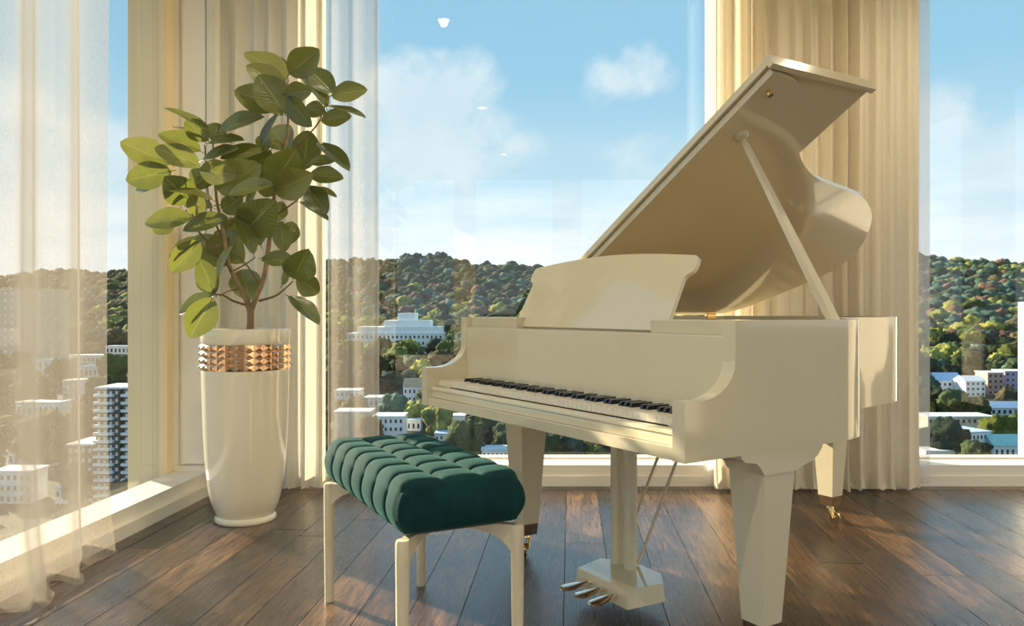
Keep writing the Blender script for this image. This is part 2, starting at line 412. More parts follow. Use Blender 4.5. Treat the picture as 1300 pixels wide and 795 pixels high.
# ================================================================== CURTAINS
def curtain(name, frame, length, zb, zt, folds, amp, mat, seed, ruffle=.0, label='', cat='curtain', group=None, sharp=0.0, flare=0.0, nz=34, hem=False):
    """frame(s, d) -> (x, y): s metres along the rail, d metres towards the room."""
    r = random.Random(seed); n = int(folds*18)
    ph = [r.uniform(-.5, .5) for _ in range(8)]
    bm = bmesh.new(); rows = []
    for j in range(nz+1):
        v = j/nz; z = zb+(zt-zb)*(v**1.6)
        row = []
        for i in range(n+1):
            s = i/n; t = s*folds*2*PI
            w = t+.45*math.sin(t*.37+ph[0])+.3*math.sin(t*.81+ph[1])+.10*math.sin(v*5+ph[2]+s*9)
            a = amp*(.75+.35*math.sin(s*13+ph[3]))
            d = a*math.sin(w)+sharp*a*math.sin(2*w+.6)
            q = (1-v)**6
            d += flare*q*(1+.5*math.sin(t*.5+ph[4]))
            ss = s*length+.25*a*math.cos(w)+ruffle*q*.4*math.sin(t*1.7+ph[5])
            zz = z
            if j == 0: zz = zb+ruffle*(.35+.35*math.sin(t*1.3+ph[6])+.3*math.sin(t*2.9))
            if j < 3: d += ruffle*.8*math.sin(t*1.6+ph[7])*(1-j/3)
            x, y = frame(ss, d); row.append(bm.verts.new((x, y, zz)))
        rows.append(row)
    for A, Bq in zip(rows, rows[1:]):
        for i in range(n): bm.faces.new([A[i], A[i+1], Bq[i+1], Bq[i]])
    o = fin(name, bm, mat, smooth=False)
    for p in o.data.polygons: p.use_smooth = True
    return tag(o, label, cat, group)

curtain('drape', lambda s, d: (1.12+s, 4.40-d), 1.16, .012, HC-.02, 13, .038, DRAPE, 1, .012, 'cream linen drape hanging in deep folds behind the piano tail', group='linen drapes', sharp=.25, flare=.02)
curtain('drape', lambda s, d: (-1.66+s, 4.42-d), .62, .012, HC-.02, 6.5, .034, DRAPE, 5, .012, 'narrow cream linen drape in folds right behind the tall planter', group='linen drapes', sharp=.25, flare=.015)
curtain('sheer_curtain', lambda s, d: (-1.05+s, 4.47-d), .30, .02, HC-.02, 2.4, .018, SHEER, 8, .008, 'strip of translucent sheer beside the drape right of the planter', group='sheer curtains')
curtain('sheer_curtain', lambda s, d: (1.095+s, 4.48-d), .10, .02, HC-.02, 1.1, .008, SHEER2, 9, .006, 'pale sheer edge showing left of the wide drape above the piano lid', group='sheer curtains')
curtain('sheer_curtain', lambda s, d: (2.24+s, 4.46-d), .125, .02, HC-.02, 1.2, .008, SHEER2, 10, .006, 'pale sheer edge showing at the right side of the wide drape', group='sheer curtains')
def lfr(s, d):
    p = LW(.085+d, -1.80+s); return p.x, p.y
curtain('sheer_curtain', lfr, 1.74, .012, HC-.02, 6.0, .062, SHEER, 21, .03, 'wide sheer curtain puddling on the floor at the left window', group='sheer curtains', sharp=.3, flare=.05)

# ================================================================== PIANO
PIA = empty('grand_piano', (.4349, 1.98, 0), math.atan2(.5374, .8433), label='ivory lacquered grand piano with raised lid facing the windows', cat='piano')
zb, zr = .62, .98                      # case bottom and rim top. Local axes: x = towards the tail, y = towards the bass side
bent = spline([(.60, 0, 0), (.72, .012, 0), (.82, .062, 0), (.93, .170, 0), (1.05, .295, 0), (1.20, .385, 0), (1.36, .436, 0), (1.54, .466, 0), (1.70, .497, 0), (1.84, .556, 0),
               (1.96, .640, 0), (2.08, .765, 0), (2.16, .900, 0), (2.175, 1.03, 0), (2.11, 1.15, 0), (2.00, 1.29, 0), (1.88, 1.42, 0), (1.74, 1.5, 0)], 6)
def rim_outline(v0):
    return [Vector((v0, 0, 0))]+bent+[Vector((v0, 1.5, 0))]
def offset_in(P, t):
    out = []
    for i, p in enumerate(P):
        a = P[max(i-1, 0)]; b = P[min(i+1, len(P)-1)]; d = (b-a).normalized(); out.append(p+Vector((-d.y, d.x, 0))*t)
    out[0].x = P[0].x; out[-1].x = P[-1].x; return out
ro_ = rim_outline(.184); ri = offset_in(ro_, .045)
bm = bmesh.new(); rings = []
for P, z in ((ro_, zb), (ro_, zr), (ri, zr), (ri, zb)): rings.append([bm.verts.new((p.x, p.y, z)) for p in P])
n = len(ro_)
for q in range(4):
    A, Bq = rings[q], rings[(q+1) % 4]
    for i in range(n-1): bm.faces.new([A[i], A[i+1], Bq[i+1], Bq[i]])
bm.faces.new([rings[q][0] for q in range(4)]); bm.faces.new([rings[q][-1] for q in range(3, -1, -1)])
fin('rim', bm, LAC, PIA, bev=.004, seg=3, ang=50)
# arms beside the keyboard
def arm_prof():
    P = [(0, zb), (0, .774)]+[(.05+.134*math.sin(t*PI/2/12), .774+.096*(1-math.cos(t*PI/2/12))) for t in range(0, 13)]+[(.184, zb)]
    return P
for y0 in (0, 1.455):
    bm = bmesh.new(); prism(bm, arm_prof(), lambda p: (p[0], y0, p[1]), lambda p: (p[0], y0+.045, p[1])); fin('key_arm', bm, LAC, PIA, bev=.003, seg=2, ang=40)
def extr(name, P, y0, y1, mat, bev=.0, parent=None, ang=40):
    bm = bmesh.new(); prism(bm, P, lambda p: (p[0], y0, p[1]), lambda p: (p[0], y1, p[1])); return fin(name, bm, mat, parent or PIA, bev=bev, seg=2, ang=ang)
extr('keybed', [(.003, zb+.001), (.003, .654), (.33, .654), (.33, zb+.001)], .045, 1.455, LAC, .002)
extr('key_slip', [(.020, .655), (.020, .672), (.024, .680), (.019, .684), (.019, .690), (.023, .695), (.046, .697), (.048, .655)], .046, 1.454, LAC, .0015, ang=25)
extr('fallboard', [(.196, .70), (.186, .722), (.186, .934), (.189, .938), (.205, .938), (.215, .70)], .045, 1.455, LAC, .0015)
extr('key_rail', [(.2155, .655), (.2155, .934), (.225, .934), (.225, .655)], .045, 1.455, LAC)
for (a, b) in ((.045, .112), (1.348, 1.455)): extr('cheek_block', [(.050, .697), (.050, .712), (.056, .722), (.19, .724), (.19, .697)], a, b, LAC, .002)
for (a, b) in ((.045, .352), (1.10, 1.455)): extr('front_block', [(.212, .90), (.206, .975), (.210, zr), (.36, zr), (.36, .90)], a, b, LAC, .003)
extr('belly_board', [(.36, zb+.01), (.36, .93), (.38, .93), (.38, zb+.01)], .045, 1.455, LAC2)
# keys
kw = 1.236/52
bm = bmesh.new(); box(bm, .052, .20, -kw/2+.0006, kw/2-.0006, .700, .722)
wk = fin('white_key', bm, KEYW, PIA, bev=.0012, seg=1); wk.location = (0, 1.348-kw/2, 0)
for i in range(1, 52):
    o = wk.copy(); COL.objects.link(o); o.location = (0, 1.348-kw*(i+.5), 0)
bm = bmesh.new()
vs = box(bm, .102, .20, -.0055, .0055, .7215, .7345)
for v_ in vs:
    if v_.co.z > .73:
        v_.co.y *= .8
        if v_.co.x < .15: v_.co.x += .006
bk = None
for i in range(51):
    if 'ABCDEFG'[i % 7] in 'ACDFG':
        if bk is None: bk = fin('black_key', bm, KEYB, PIA, bev=.001, seg=1); o = bk
        else: o = bk.copy(); COL.objects.link(o)
        o.location = (0, 1.348-kw*(i+1), 0)
# music desk, tilted back
def desk():
    c = .744; hw = .418; L = []
    def P(u, h): return (u, h)
    right = [(.316, 0), (.322, .165), (.314, .176), (.300, .184), (.290, .190), (.286, .212), (.291, .232), (.302, .240)]
    top = [(.302+(1.170-.302)*t/14, .240+.026*math.sin(PI*t/14)) for t in range(1, 14)]
    left = [(c*2-a-.016, b) for a, b in reversed(right)]
    pts = right+top+left
    bm = bmesh.new(); tl = .12/.235
    d = Vector((tl, 0, 1)).normalized(); nrm = Vector((-d.z, 0, d.x))
    o = Vector((.245, 0, .940))
    f = lambda q, s: o+Vector((0, q[0], 0))+d*(q[1]*1.08)+nrm*s
    prism(bm, pts, lambda q: f(q, 0), lambda q: f(q, .014)); return fin('music_desk', bm, LAC, PIA, bev=.002, seg=2, ang=40)
desk()
extr('desk_shelf', [(.228, .925), (.228, .938), (.44, .938), (.44, .925)], .30, 1.19, LAC, .002)
# inside: soundboard and iron plate
bm = bmesh.new(); P = offset_in(rim_outline(.37), .04); prism(bm, P, lambda p: (p.x, p.y, .80), lambda p: (p.x, p.y, .815)); fin('soundboard', bm, SPRUCE, PIA)
bm = bmesh.new(); P = offset_in(rim_outline(.39), .085); prism(bm, P, lambda p: (p.x, p.y, .86), lambda p: (p.x, p.y, .872)); fin('iron_plate', bm, GOLDP, PIA, bev=.004)
# lid: raised 31 degrees about the spine
AL = math.radians(31); ca, sa = math.cos(AL), math.sin(AL); ZH = .985
def lidp(v, r, t):                     # v along piano, r from hinge, t above underside
    return Vector((v, 1.5-r*ca+t*sa, ZH+r*sa+t*ca))
LP = [(.60, 0), (.60, 1.497)]+[(p.x, 1.5-p.y) for p in bent[3:]]
LP[-1] = (1.70, .0)
LP = [(p[0]+.004 if i > 20 else p[0], p[1]) for i, p in enumerate(LP)]
bm = bmesh.new(); prism(bm, LP, lambda q: lidp(q[0], q[1], 0), lambda q: lidp(q[0], q[1], .0235)); fin('lid', bm, LAC, PIA, bev=.003, seg=2, ang=40)
bm = bmesh.new(); FP = [(.585, .0), (.585, 1.51), (1.115, 1.51), (1.115, 0)]
prism(bm, FP, lambda q: lidp(q[0], q[1], .0268), lambda q: lidp(q[0], q[1], .0495)); fin('lid_flap', bm, LAC, PIA, bev=.004, seg=2)
bm = bmesh.new(); prism(bm, [(.578, 1.505), (.578, 1.525), (1.12, 1.525), (1.12, 1.505)], lambda q: lidp(q[0], q[1], .010), lambda q: lidp(q[0], q[1], .0515)); fin('flap_lip', bm, LAC, PIA, bev=.003)
# hinges, knob, prop
for v_ in (.75, 1.64):
    bm = bmesh.new(); box(bm, v_-.03, v_+.03, 1.452, 1.462, .965, .992); tube(bm, [(v_-.03, 1.455, .992), (v_+.03, 1.455, .992)], .006); fin('hinge', bm, BRASS, PIA)
p = lidp(.645, 1.43, 0); bm = bmesh.new(); dn = Vector((0, -sa, -ca)); tube(bm, [p, p+dn*.012, p+dn*.014, p+dn*.022], [.007, .007, .012, .010], 14); fin('latch_knob', bm, BRASS, PIA, smooth=True)
top = lidp(.717, 1.228, -.004); bot = Vector((.655, .035, zr-.01))
bm = bmesh.new(); d = (top-bot).normalized(); sx = Vector((1, 0, 0)); sx = (sx-d*sx.dot(d)).normalized(); sy = d.cross(sx)
R0 = []
for p_, w_ in ((bot, .017), (bot+d*.1, .018), (top-d*.06, .011), (top-d*.015, .009)):
    R0.append([bm.verts.new(p_+sx*w_*a+sy*w_*.6*b) for a, b in ((-1, -1), (1, -1), (1, 1), (-1, 1))])
for A, Bq in zip(R0, R0[1:]):
    for j in range(4): bm.faces.new([A[j], A[(j+1) % 4], Bq[(j+1) % 4], Bq[j]])
bm.faces.new(R0[0][::-1]); bm.faces.new(R0[-1]); prop = fin('lid_prop', bm, LAC2, PIA, bev=.002)
bm = bmesh.new(); q = lidp(.717, 1.228, 0); tube(bm, [q, q+dn*.008, q+dn*.014], [.026, .024, .014], 20); fin('prop_pad', bm, LAC2, prop, smooth=True)
# legs
def leg(cx, cy, ang, bracket):
    bm = bmesh.new()
    def ring(z, h): return [bm.verts.new((cx+a*h, cy+b*h, z)) for a, b in ((-1, -1), (1, -1), (1, 1), (-1, 1))]
    R = [ring(.127, .0385), ring(.545, .0625), ring(.60, .0625)]
    for A, Bq in zip(R, R[1:]):
        for j in range(4): bm.faces.new([A[j], A[(j+1) % 4], Bq[(j+1) % 4], Bq[j]])
    bm.faces.new(R[0][::-1]); bm.faces.new(R[-1])
    lg = fin('leg', bm, LAC, PIA, bev=.0025)
    bm = bmesh.new()
    R = [[bm.verts.new((cx+a*h, cy+b*h, z)) for a, b in ((-1, -1), (1, -1), (1, 1), (-1, 1))] for z, h in ((.080, .033), (.1265, .0365))]
    for j in range(4): bm.faces.new([R[0][j], R[0][(j+1) % 4], R[1][(j+1) % 4], R[1][j]])
    bm.faces.new(R[0][::-1]); bm.faces.new(R[1]); fe = fin('ferrule', bm, BRONZE, lg, bev=.002); fe['label'] = 'bronze cap at the foot of the leg'
    dx, dy = math.cos(ang), math.sin(ang)
    bm = bmesh.new(); tube(bm, [(cx, cy, .082), (cx, cy, .066)], [.014, .018], 14)
    for s in (-1, 1):
        ox, oy = -dy*s*.015, dx*s*.015
        tube(bm, [(cx+ox, cy+oy, .066), (cx+ox+dx*.012, cy+oy+dy*.012, .045), (cx+ox+dx*.022, cy+oy+dy*.022, .024)], [.007, .006, .009], 8)
    fin('caster_fork', bm, BRASS, lg, smooth=True)
    bm = bmesh.new(); wx, wy = cx+dx*.022, cy+dy*.022
    tube(bm, [(wx+dy*.010, wy-dx*.010, .0235), (wx-dy*.010, wy+dx*.010, .0235)], .0235, 20); fin('caster_wheel', bm, BRASS, lg, bev=.003)
    if bracket:
        prof = [(.207, .622), (.209, .612), (.222, .600), (.245, .596), (.268, .592), (.285, .578), (.300, .556), (.432, .556), (.452, .565), (.478, .571), (.505, .577), (.530, .592), (.548, .612), (.552, .622)]
        dxv = cx-.366
        bm = bmesh.new(); prism(bm, prof, lambda p: (p[0]+dxv, cy-.066, p[1]), lambda p: (p[0]+dxv, cy+.066, p[1])); fin('leg_bracket', bm, LAC, PIA, bev=.002, ang=40)
leg(.366, .0665, -2.3, True); leg(.378, 1.295, -2.4, True); leg(1.872, .918, -1.2, False)
# pedal lyre
bm = bmesh.new(); HX = [(.231, .484), (.383, .474), (.445, .555), (.445, .70), (.375, .800), (.231, .758)]
prism(bm, HX, lambda p: (p[0], p[1], .050), lambda p: (p[0]+(.004 if p[0] < .3 else -.004), .62+(p[1]-.62)*.97, .110)); fin('lyre_box', bm, LAC, PIA, bev=.003)
for cy in (.652, .722):
    bm = bmesh.new(); prism(bm, [(-.021, -.012), (-.012, -.021), (.012, -.021), (.021, -.012), (.021, .012), (.012, .021), (-.012, .021), (-.021, .012)], lambda p: (.388+p[0], cy+p[1], .108), lambda p: (.388+p[0], cy+p[1], .63)); fin('lyre_post', bm, LAC, PIA, bev=.0015, ang=20)
for y0, y1 in ((.655, .655), (.752, .752)):
    bm = bmesh.new(); tube(bm, [(.425, y0, .115), (.70, y1, .625)], .0055, 10); fin('lyre_rod', bm, LAC2, PIA, smooth=True)
for cy, fan in ((.678, .012), (.608, .0), (.542, -.012)):
    bm = bmesh.new(); rings = []
    prof = [(.240, .009, .006, .084), (.215, .010, .006, .084), (.198, .016, .0055, .083), (.180, .025, .005, .082), (.160, .030, .005, .080), (.140, .030, .005, .078), (.124, .023, .004, .077), (.115, .011, .003, .076)]
    for (x, w_, t_, z) in prof:
        yc = cy+fan*(.24-x)/.12
        rings.append([bm.verts.new((x, yc+w_*math.cos(a*PI/6), z+t_*math.sin(a*PI/6))) for a in range(12)])
    for A, Bq in zip(rings, rings[1:]):
        for j in range(12): bm.faces.new([A[j], A[(j+1) % 12], Bq[(j+1) % 12], Bq[j]])
    bm.faces.new(rings[0][::-1]); bm.faces.new(rings[-1]); o = fin('pedal', bm, PEDAL, PIA, smooth=True)

# ================================================================== BENCH
bx, by = -.6335, 2.728                 # far left leg
ang = math.atan2(-.890, .456)          # local x runs along the long side towards the camera
BEN = empty('piano_bench', (bx, by, 0), ang, label='piano bench with tufted dark teal velvet cushion on cream legs', cat='bench')
BL, BWd = .765, .337                   # local y = +: towards the piano side
for (lx, ly) in ((0, 0), (BL, 0), (BL, BWd), (0, BWd)):
    ix = 1 if lx == 0 else -1; iy = 1 if ly == 0 else -1
    bm = bmesh.new()
    rr_ = [(0, .0135), (.35, .0165), (.375, .0175)]
    tube(bm, [(lx, ly, 0), (lx, ly, .2), (lx, ly, .36), (lx, ly, .400), (lx, ly, .409)], [.0155, .0175, .0190, .0190, .0165], 16)
    # curved arm running inwards under the cushion
    s2 = math.sqrt(.5); A = []
    for i in range(15):
        t = i/14; d_ = .012+.225*t
        low = .409-.018-.085*math.exp(-d_*26)
        w_ = .0115
        c = Vector((lx+ix*s2*d_, ly+iy*s2*d_, 0)); nx = Vector((-iy*s2, ix*s2, 0))*w_
        A.append([bm.verts.new((c+nx)+Vector((0, 0, .409))), bm.verts.new((c-nx)+Vector((0, 0, .409))), bm.verts.new((c-nx)+Vector((0, 0, low))), bm.verts.new((c+nx)+Vector((0, 0, low)))])
    for P_, Q_ in zip(A, A[1:]):
        for j in range(4): bm.faces.new([P_[j], P_[(j+1) % 4], Q_[(j+1) % 4], Q_[j]])
    bm.faces.new(A[0][::-1]); bm.faces.new(A[-1]); fin('leg', bm, BENCHM, BEN, smooth=True)
B('centre_rail', BENCHM, (.15, BL-.15, BWd/2-.013, BWd/2+.013, .388, .409), BEN, bev=.003)
B('base_board', BRONZE, (.03, BL-.03, .03, BWd-.03, .409, .422), BEN, bev=.003)
# tufted cushion
def cushion():
    z0, z1 = .422, .560; x0, x1 = -.012, BL+.012; y0, y1 = -.006, BWd+.010
    nx, ny = 196, 72; NX, NY = 7, 3; rad = .034
    bm = bmesh.new()
    cx, cy, hx, hy = (x0+x1)/2, (y0+y1)/2, (x1-x0)/2, (y1-y0)/2
    LX, LY = x1-x0, y1-y0
    def crease(q, n_, L_):            # distance to the nearest seam, in metres (ends excluded)
        k_ = round(q*n_); k_ = min(max(k_, 1), n_-1); return abs(q-k_/n_)*L_/1.0
    def puff(q, n_): return 1-abs(2*((q*n_) % 1)-1)**2.6
    def cr(d_): return .6*math.exp(-d_/.005)+.4*math.exp(-(d_/.018))
    def top_z(fx, fy):
        ex = min(fx, 1-fx)*LX; ey = min(fy, 1-fy)*LY
        fade = min(1, max(0, (ex-.012)/.05))
        a = cr(crease(fx, NX, LX)); b = cr(crease(fy, NY, LY))*fade
        pf = .0035*puff(fx, NX)+.0055*puff(fy, NY)*fade
        return -.016*max(a, b)-.006*min(a, b)+pf-.002+.003*(1-(2*fx-1)**2)
    # cube-sphere style shell: top sheet, side sheets
    def pt(i, j, lev):                # lev 0 top grid
        fx, fy = i/nx, j/ny
        return fx, fy
    grid = []
    for i in range(nx+1):
        row = []
        for j in range(ny+1):
            fx, fy = i/nx, j/ny
            x = x0+(x1-x0)*fx; y = y0+(y1-y0)*fy
            ex = min(fx, 1-fx)*(x1-x0); ey = min(fy, 1-fy)*(y1-y0)
            rx = max(0, 1-ex/rad); ry = max(0, 1-ey/rad)
            q = min(1, math.hypot(rx, ry)); dz = rad*.85*(1-math.sqrt(max(0, 1-q*q)))
            # pull plan corners round
            k_ = 1-.10*rx*ry
            x = cx+(x-cx)*(1-.012*rx*ry*4*.5); y = cy+(y-cy)*(1-.03*rx*ry*2*.5)
            z = z1+top_z(fx, fy)*(1-.5*max(rx, 0)**2)-dz
            if fx < .5/NX or fx > 1-.5/NX:    # end faces stay smooth
                pass
            row.append(bm.verts.new((x, y, z)))
        grid.append(row)
    for i in range(nx):
        for j in range(ny): bm.faces.new([grid[i][j], grid[i+1][j], grid[i+1][j+1], grid[i][j+1]])
    # skirt
    loop = [(i, 0) for i in range(nx)]+[(nx, j) for j in range(ny)]+[(i, ny) for i in range(nx, 0, -1)]+[(0, j) for j in range(ny, 0, -1)]
    prev = [grid[i][j] for i, j in loop]; nl = 12
    for l in range(1, nl+1):
        t = l/nl; cur = []
        for (i, j), p in zip(loop, [grid[a][b] for a, b in loop]):
            fx, fy = i/nx, j/ny; zt = p.co.z; z = zt+(z0-zt)*t
            bul = .014*math.sin(PI*min(1, t*1.02))**.8-.012*t**4
            x, y = p.co.x, p.co.y
            long_side = (j == 0 or j == ny)
            cut = (.011*cr(crease(fx, NX, LX))-.002*puff(fx, NX)) if long_side else 0
            cut *= min(1, (1-t)*5+.25)
            ox = (x-cx)/hx; oy = (y-cy)/hy
            if long_side: y += math.copysign(1, oy)*(bul-cut)
            if not long_side or i in (0, nx): x += math.copysign(1, ox)*bul*.8
            cur.append(bm.verts.new((x, y, z)))
        m_ = len(cur)
        for q in range(m_): bm.faces.new([prev[q], prev[(q+1) % m_], cur[(q+1) % m_], cur[q]])
        prev = cur
    bm.faces.new(prev)
    o = fin('cushion', bm, VELVET, BEN)
    for p in o.data.polygons: p.use_smooth = True
    return o
cushion()['label'] = 'dark teal velvet cushion with puffed square tufts'

# ================================================================== PLANTER + PLANT
vx, vy = -1.286, 3.80
VAS = empty('tall_planter', (vx, vy, 0), 0, label='tall glossy ivory planter with a band of rose gold pyramid studs', cat='planter')
prof = [(.120, 0), (.140, .001), (.1445, .010), (.142, .022), (.135, .030), (.137, .040)]
body = [(.137, .040), (.150, .070), (.163, .110), (.174, .170), (.183, .250), (.190, .340), (.1955, .450), (.1995, .570), (.203, .690), (.2035, .722)]
bm = bmesh.new(); lathe(bm, prof+[(p[0], p[1]) for p in [tuple(q)[:2] for q in spline([(a, b, 0) for a, b in body], 4)][1:]]+[(.2035, .722), (.2015, .726), (.2015, .848), (.2045, .852), (.2065, .860), (.2075, .916), (.2065, .920), (.200, .922), (.190, .920), (.189, .905), (.189, .80)], 96, close=False)
fin('body', bm, VASE, VAS, smooth=True)
bm = bmesh.new(); lathe(bm, [(.188, .86), (.188, .862), (.10, .868), (.02, .872)], 48); fin('soil', bm, SOIL, VAS, smooth=True)
NS = 30; sw = 2*PI*.2025/NS; sh = .0305
bm = bmesh.new()
q = [bm.verts.new(p) for p in ((0, -sw/2+.0006, -sh/2+.0006), (0, sw/2-.0006, -sh/2+.0006), (0, sw/2-.0006, sh/2-.0006), (0, -sw/2+.0006, sh/2-.0006))]; ap = bm.verts.new((.013, 0, 0)); bk_ = bm.verts.new((-.004, 0, 0))
for i in range(4): bm.faces.new([q[i], q[(i+1) % 4], ap]); bm.faces.new([q[(i+1) % 4], q[i], bk_])
me = bpy.data.meshes.new('stud'); bmesh.ops.recalc_face_normals(bm, faces=bm.faces); bm.to_mesh(me); bm.free(); me.materials.append(ROSE)
for r_ in range(4):
    for i in range(NS):
        a = 2*PI*i/NS+.09; o = bpy.data.objects.new('stud', me); COL.objects.link(o); o.parent = VAS
        o.location = (.2025*math.cos(a), .2025*math.sin(a), .741+.0308*r_); o.rotation_euler = (0, 0, a)

PL = empty('rubber_plant', (vx, vy, .868), 0, label='rubber plant with forked trunk and broad oval green leaves in the tall planter', cat='plant')
PLm = Matrix.Translation((-vx, -vy, -.868))
def pz(zx, zy, dy=0.0):                # plant picture frame -> plant local
    return PLm @ at(140+zx/1.988, 40+zy/1.988, 3.80+dy)
def branch(pts, r0, r1, mat=TWIG, nm='branch'):
    P = spline([pz(*p) for p in pts], 5); bm = bmesh.new()
    tube(bm, P, [r0+(r1-r0)*i/(len(P)-1) for i in range(len(P))], 9); return fin(nm, bm, mat, PL, smooth=True)
branch([(352, 810, 0), (352, 770, 0), (354, 735, 0), (354, 700, 0)], .019, .016, BARK, 'trunk')
branch([(354, 710, 0), (340, 670, -.01), (318, 630, -.03), (297, 580, -.03), (284, 500, -.02), (268, 420, -.01), (262, 330, 0), (258, 272, 0)], .014, .004, BARK)
branch([(354, 710, 0), (368, 670, .0), (388, 620, .01), (400, 540, .01), (408, 470, .0), (415, 410, .0), (430, 340, 0), (446, 270, 0), (449, 190, 0), (448, 118, 0)], .014, .004, BARK)
branch([(312, 615, -.03), (282, 570, -.06), (240, 525, -.08), (212, 490, -.10), (190, 450, -.1)], .007, .003)
branch([(280, 520, -.02), (254, 450, -.03), (244, 380, -.04), (238, 285, -.03)], .005, .0025)
branch([(212, 490, -.10), (200, 430, -.1), (165, 385, -.08), (140, 345, -.07)], .004, .0025)
branch([(340, 690, -.01), (310, 680, -.05), (285, 666, -.13), (258, 663, -.20)], .006, .003)
branch([(330, 650, 0), (300, 655, -.05), (275, 668, -.08)], .004, .0025)
branch([(376, 680, 0), (415, 668, -.05), (440, 650, -.07), (462, 630, -.09)], .006, .003)
branch([(376, 640, 0), (352, 600, -.03), (324, 566, -.05)], .004, .0025)
branch([(310, 605, -.03), (345, 585, -.06), (366, 570, -.06)], .004, .0025)
branch([(410, 470, 0), (445, 445, -.03), (472, 425, -.05), (500, 395, -.05)], .005, .0025)
branch([(446, 310, 0), (480, 280, -.04), (520, 238, -.06), (536, 205, -.06), (550, 160, -.06)], .005, .0025)
branch([(300, 490, -.02), (325, 465, -.05), (345, 440, -.06)], .004, .0025)
branch([(404, 520, 0), (425, 500, -.03), (438, 480, -.04)], .003, .002)
branch([(262, 360, 0), (300, 330, .0), (390, 305, -.02)], .003, .002)
branch([(262, 440, -.01), (300, 430, -.03), (340, 395, -.04), (372, 372, -.04)], .003, .002)

leaf_cache = []
def leaf(b, t, w, db=0.0, lean=0, curl=.12, shape=0.5, seed=0):
    """b, t: base and tip in the plant picture frame; w: apparent width; lean>0 tip towards the camera."""
    r = random.Random(seed); s = 3.8/F/1.988
    Lp = math.hypot(t[0]-b[0], t[1]-b[1])
    L3 = max(Lp*1.02, w/.60); dz = math.sqrt(max(0, L3*L3-Lp*Lp))*s
    sg = -1 if lean >= 0 else 1
    pb = pz(b[0], b[1], db); ptip = pz(t[0], t[1], db+sg*dz)
    ax = (ptip-pb); L = ax.length; ax.normalize()
    wn = .54*L; wa = w*s*1.10; cr = min(1, wa/wn); 
    if wa > wn: wn = wa
    toc = (Vector((0, 0, CH))-Vector((vx, vy, 1.5))).normalized()
    nf = (toc-ax*toc.dot(ax)).normalized(); sd_ = ax.cross(nf)
    roll = math.acos(cr)*(1 if r.random() < .5 else -1)
    if ax.cross(nf).z * roll < 0: pass
    R = Matrix.Rotation(roll, 3, ax); nf = R @ nf; sd_ = R @ sd_
    if nf.z < 0 and nf.z < -.3 and roll != 0:
        R = Matrix.Rotation(-2*roll, 3, ax); nf = R @ nf; sd_ = R @ sd_
    bm = bmesh.new(); uvl = bm.loops.layers.uv.new('UVMap'); NU, NV = 9, 17; G = []
    for j in range(NV):
        v = j/(NV-1)
        hw = wn/2*(max(0, math.sin(PI*v**.95))**.56)*(1+.08*math.sin(2*PI*(v-.25)))
        if j == 0: hw = wn*.02
        if j == NV-1: hw = wn*.01
        row = []
        for i in range(NU):
            q = (i/(NU-1)-.5)*2
            p = pb+ax*(L*v)+sd_*(hw*q)
            p += nf*(-curl*L*(v-.1)**2*.9+abs(q)**1.3*hw*.30+.008*wn*math.sin(v*17+q*3+seed))
            row.append((bm.verts.new(p), (.5+q/2, v)))
        G.append(row)
    for j in range(NV-1):
        for i in range(NU-1):
            c = [G[j][i], G[j][i+1], G[j+1][i+1], G[j+1][i]]
            f_ = bm.faces.new([x[0] for x in c])
            for lp, x in zip(f_.loops, c): lp[uvl].uv = x[1]
    # petiole
    back = pb-ax*.018-nf*.006
    tube(bm, [back, pb, pb+ax*L*.3-nf*.0015], [.0018, .0018, .001], 6)
    me = bpy.data.meshes.new('leaf'); bm.to_mesh(me); bm.free()
    for p in me.polygons: p.use_smooth = True
    me.materials.append(LEAF)
    o = bpy.data.objects.new('leaf', me); COL.objects.link(o); o.parent = PL
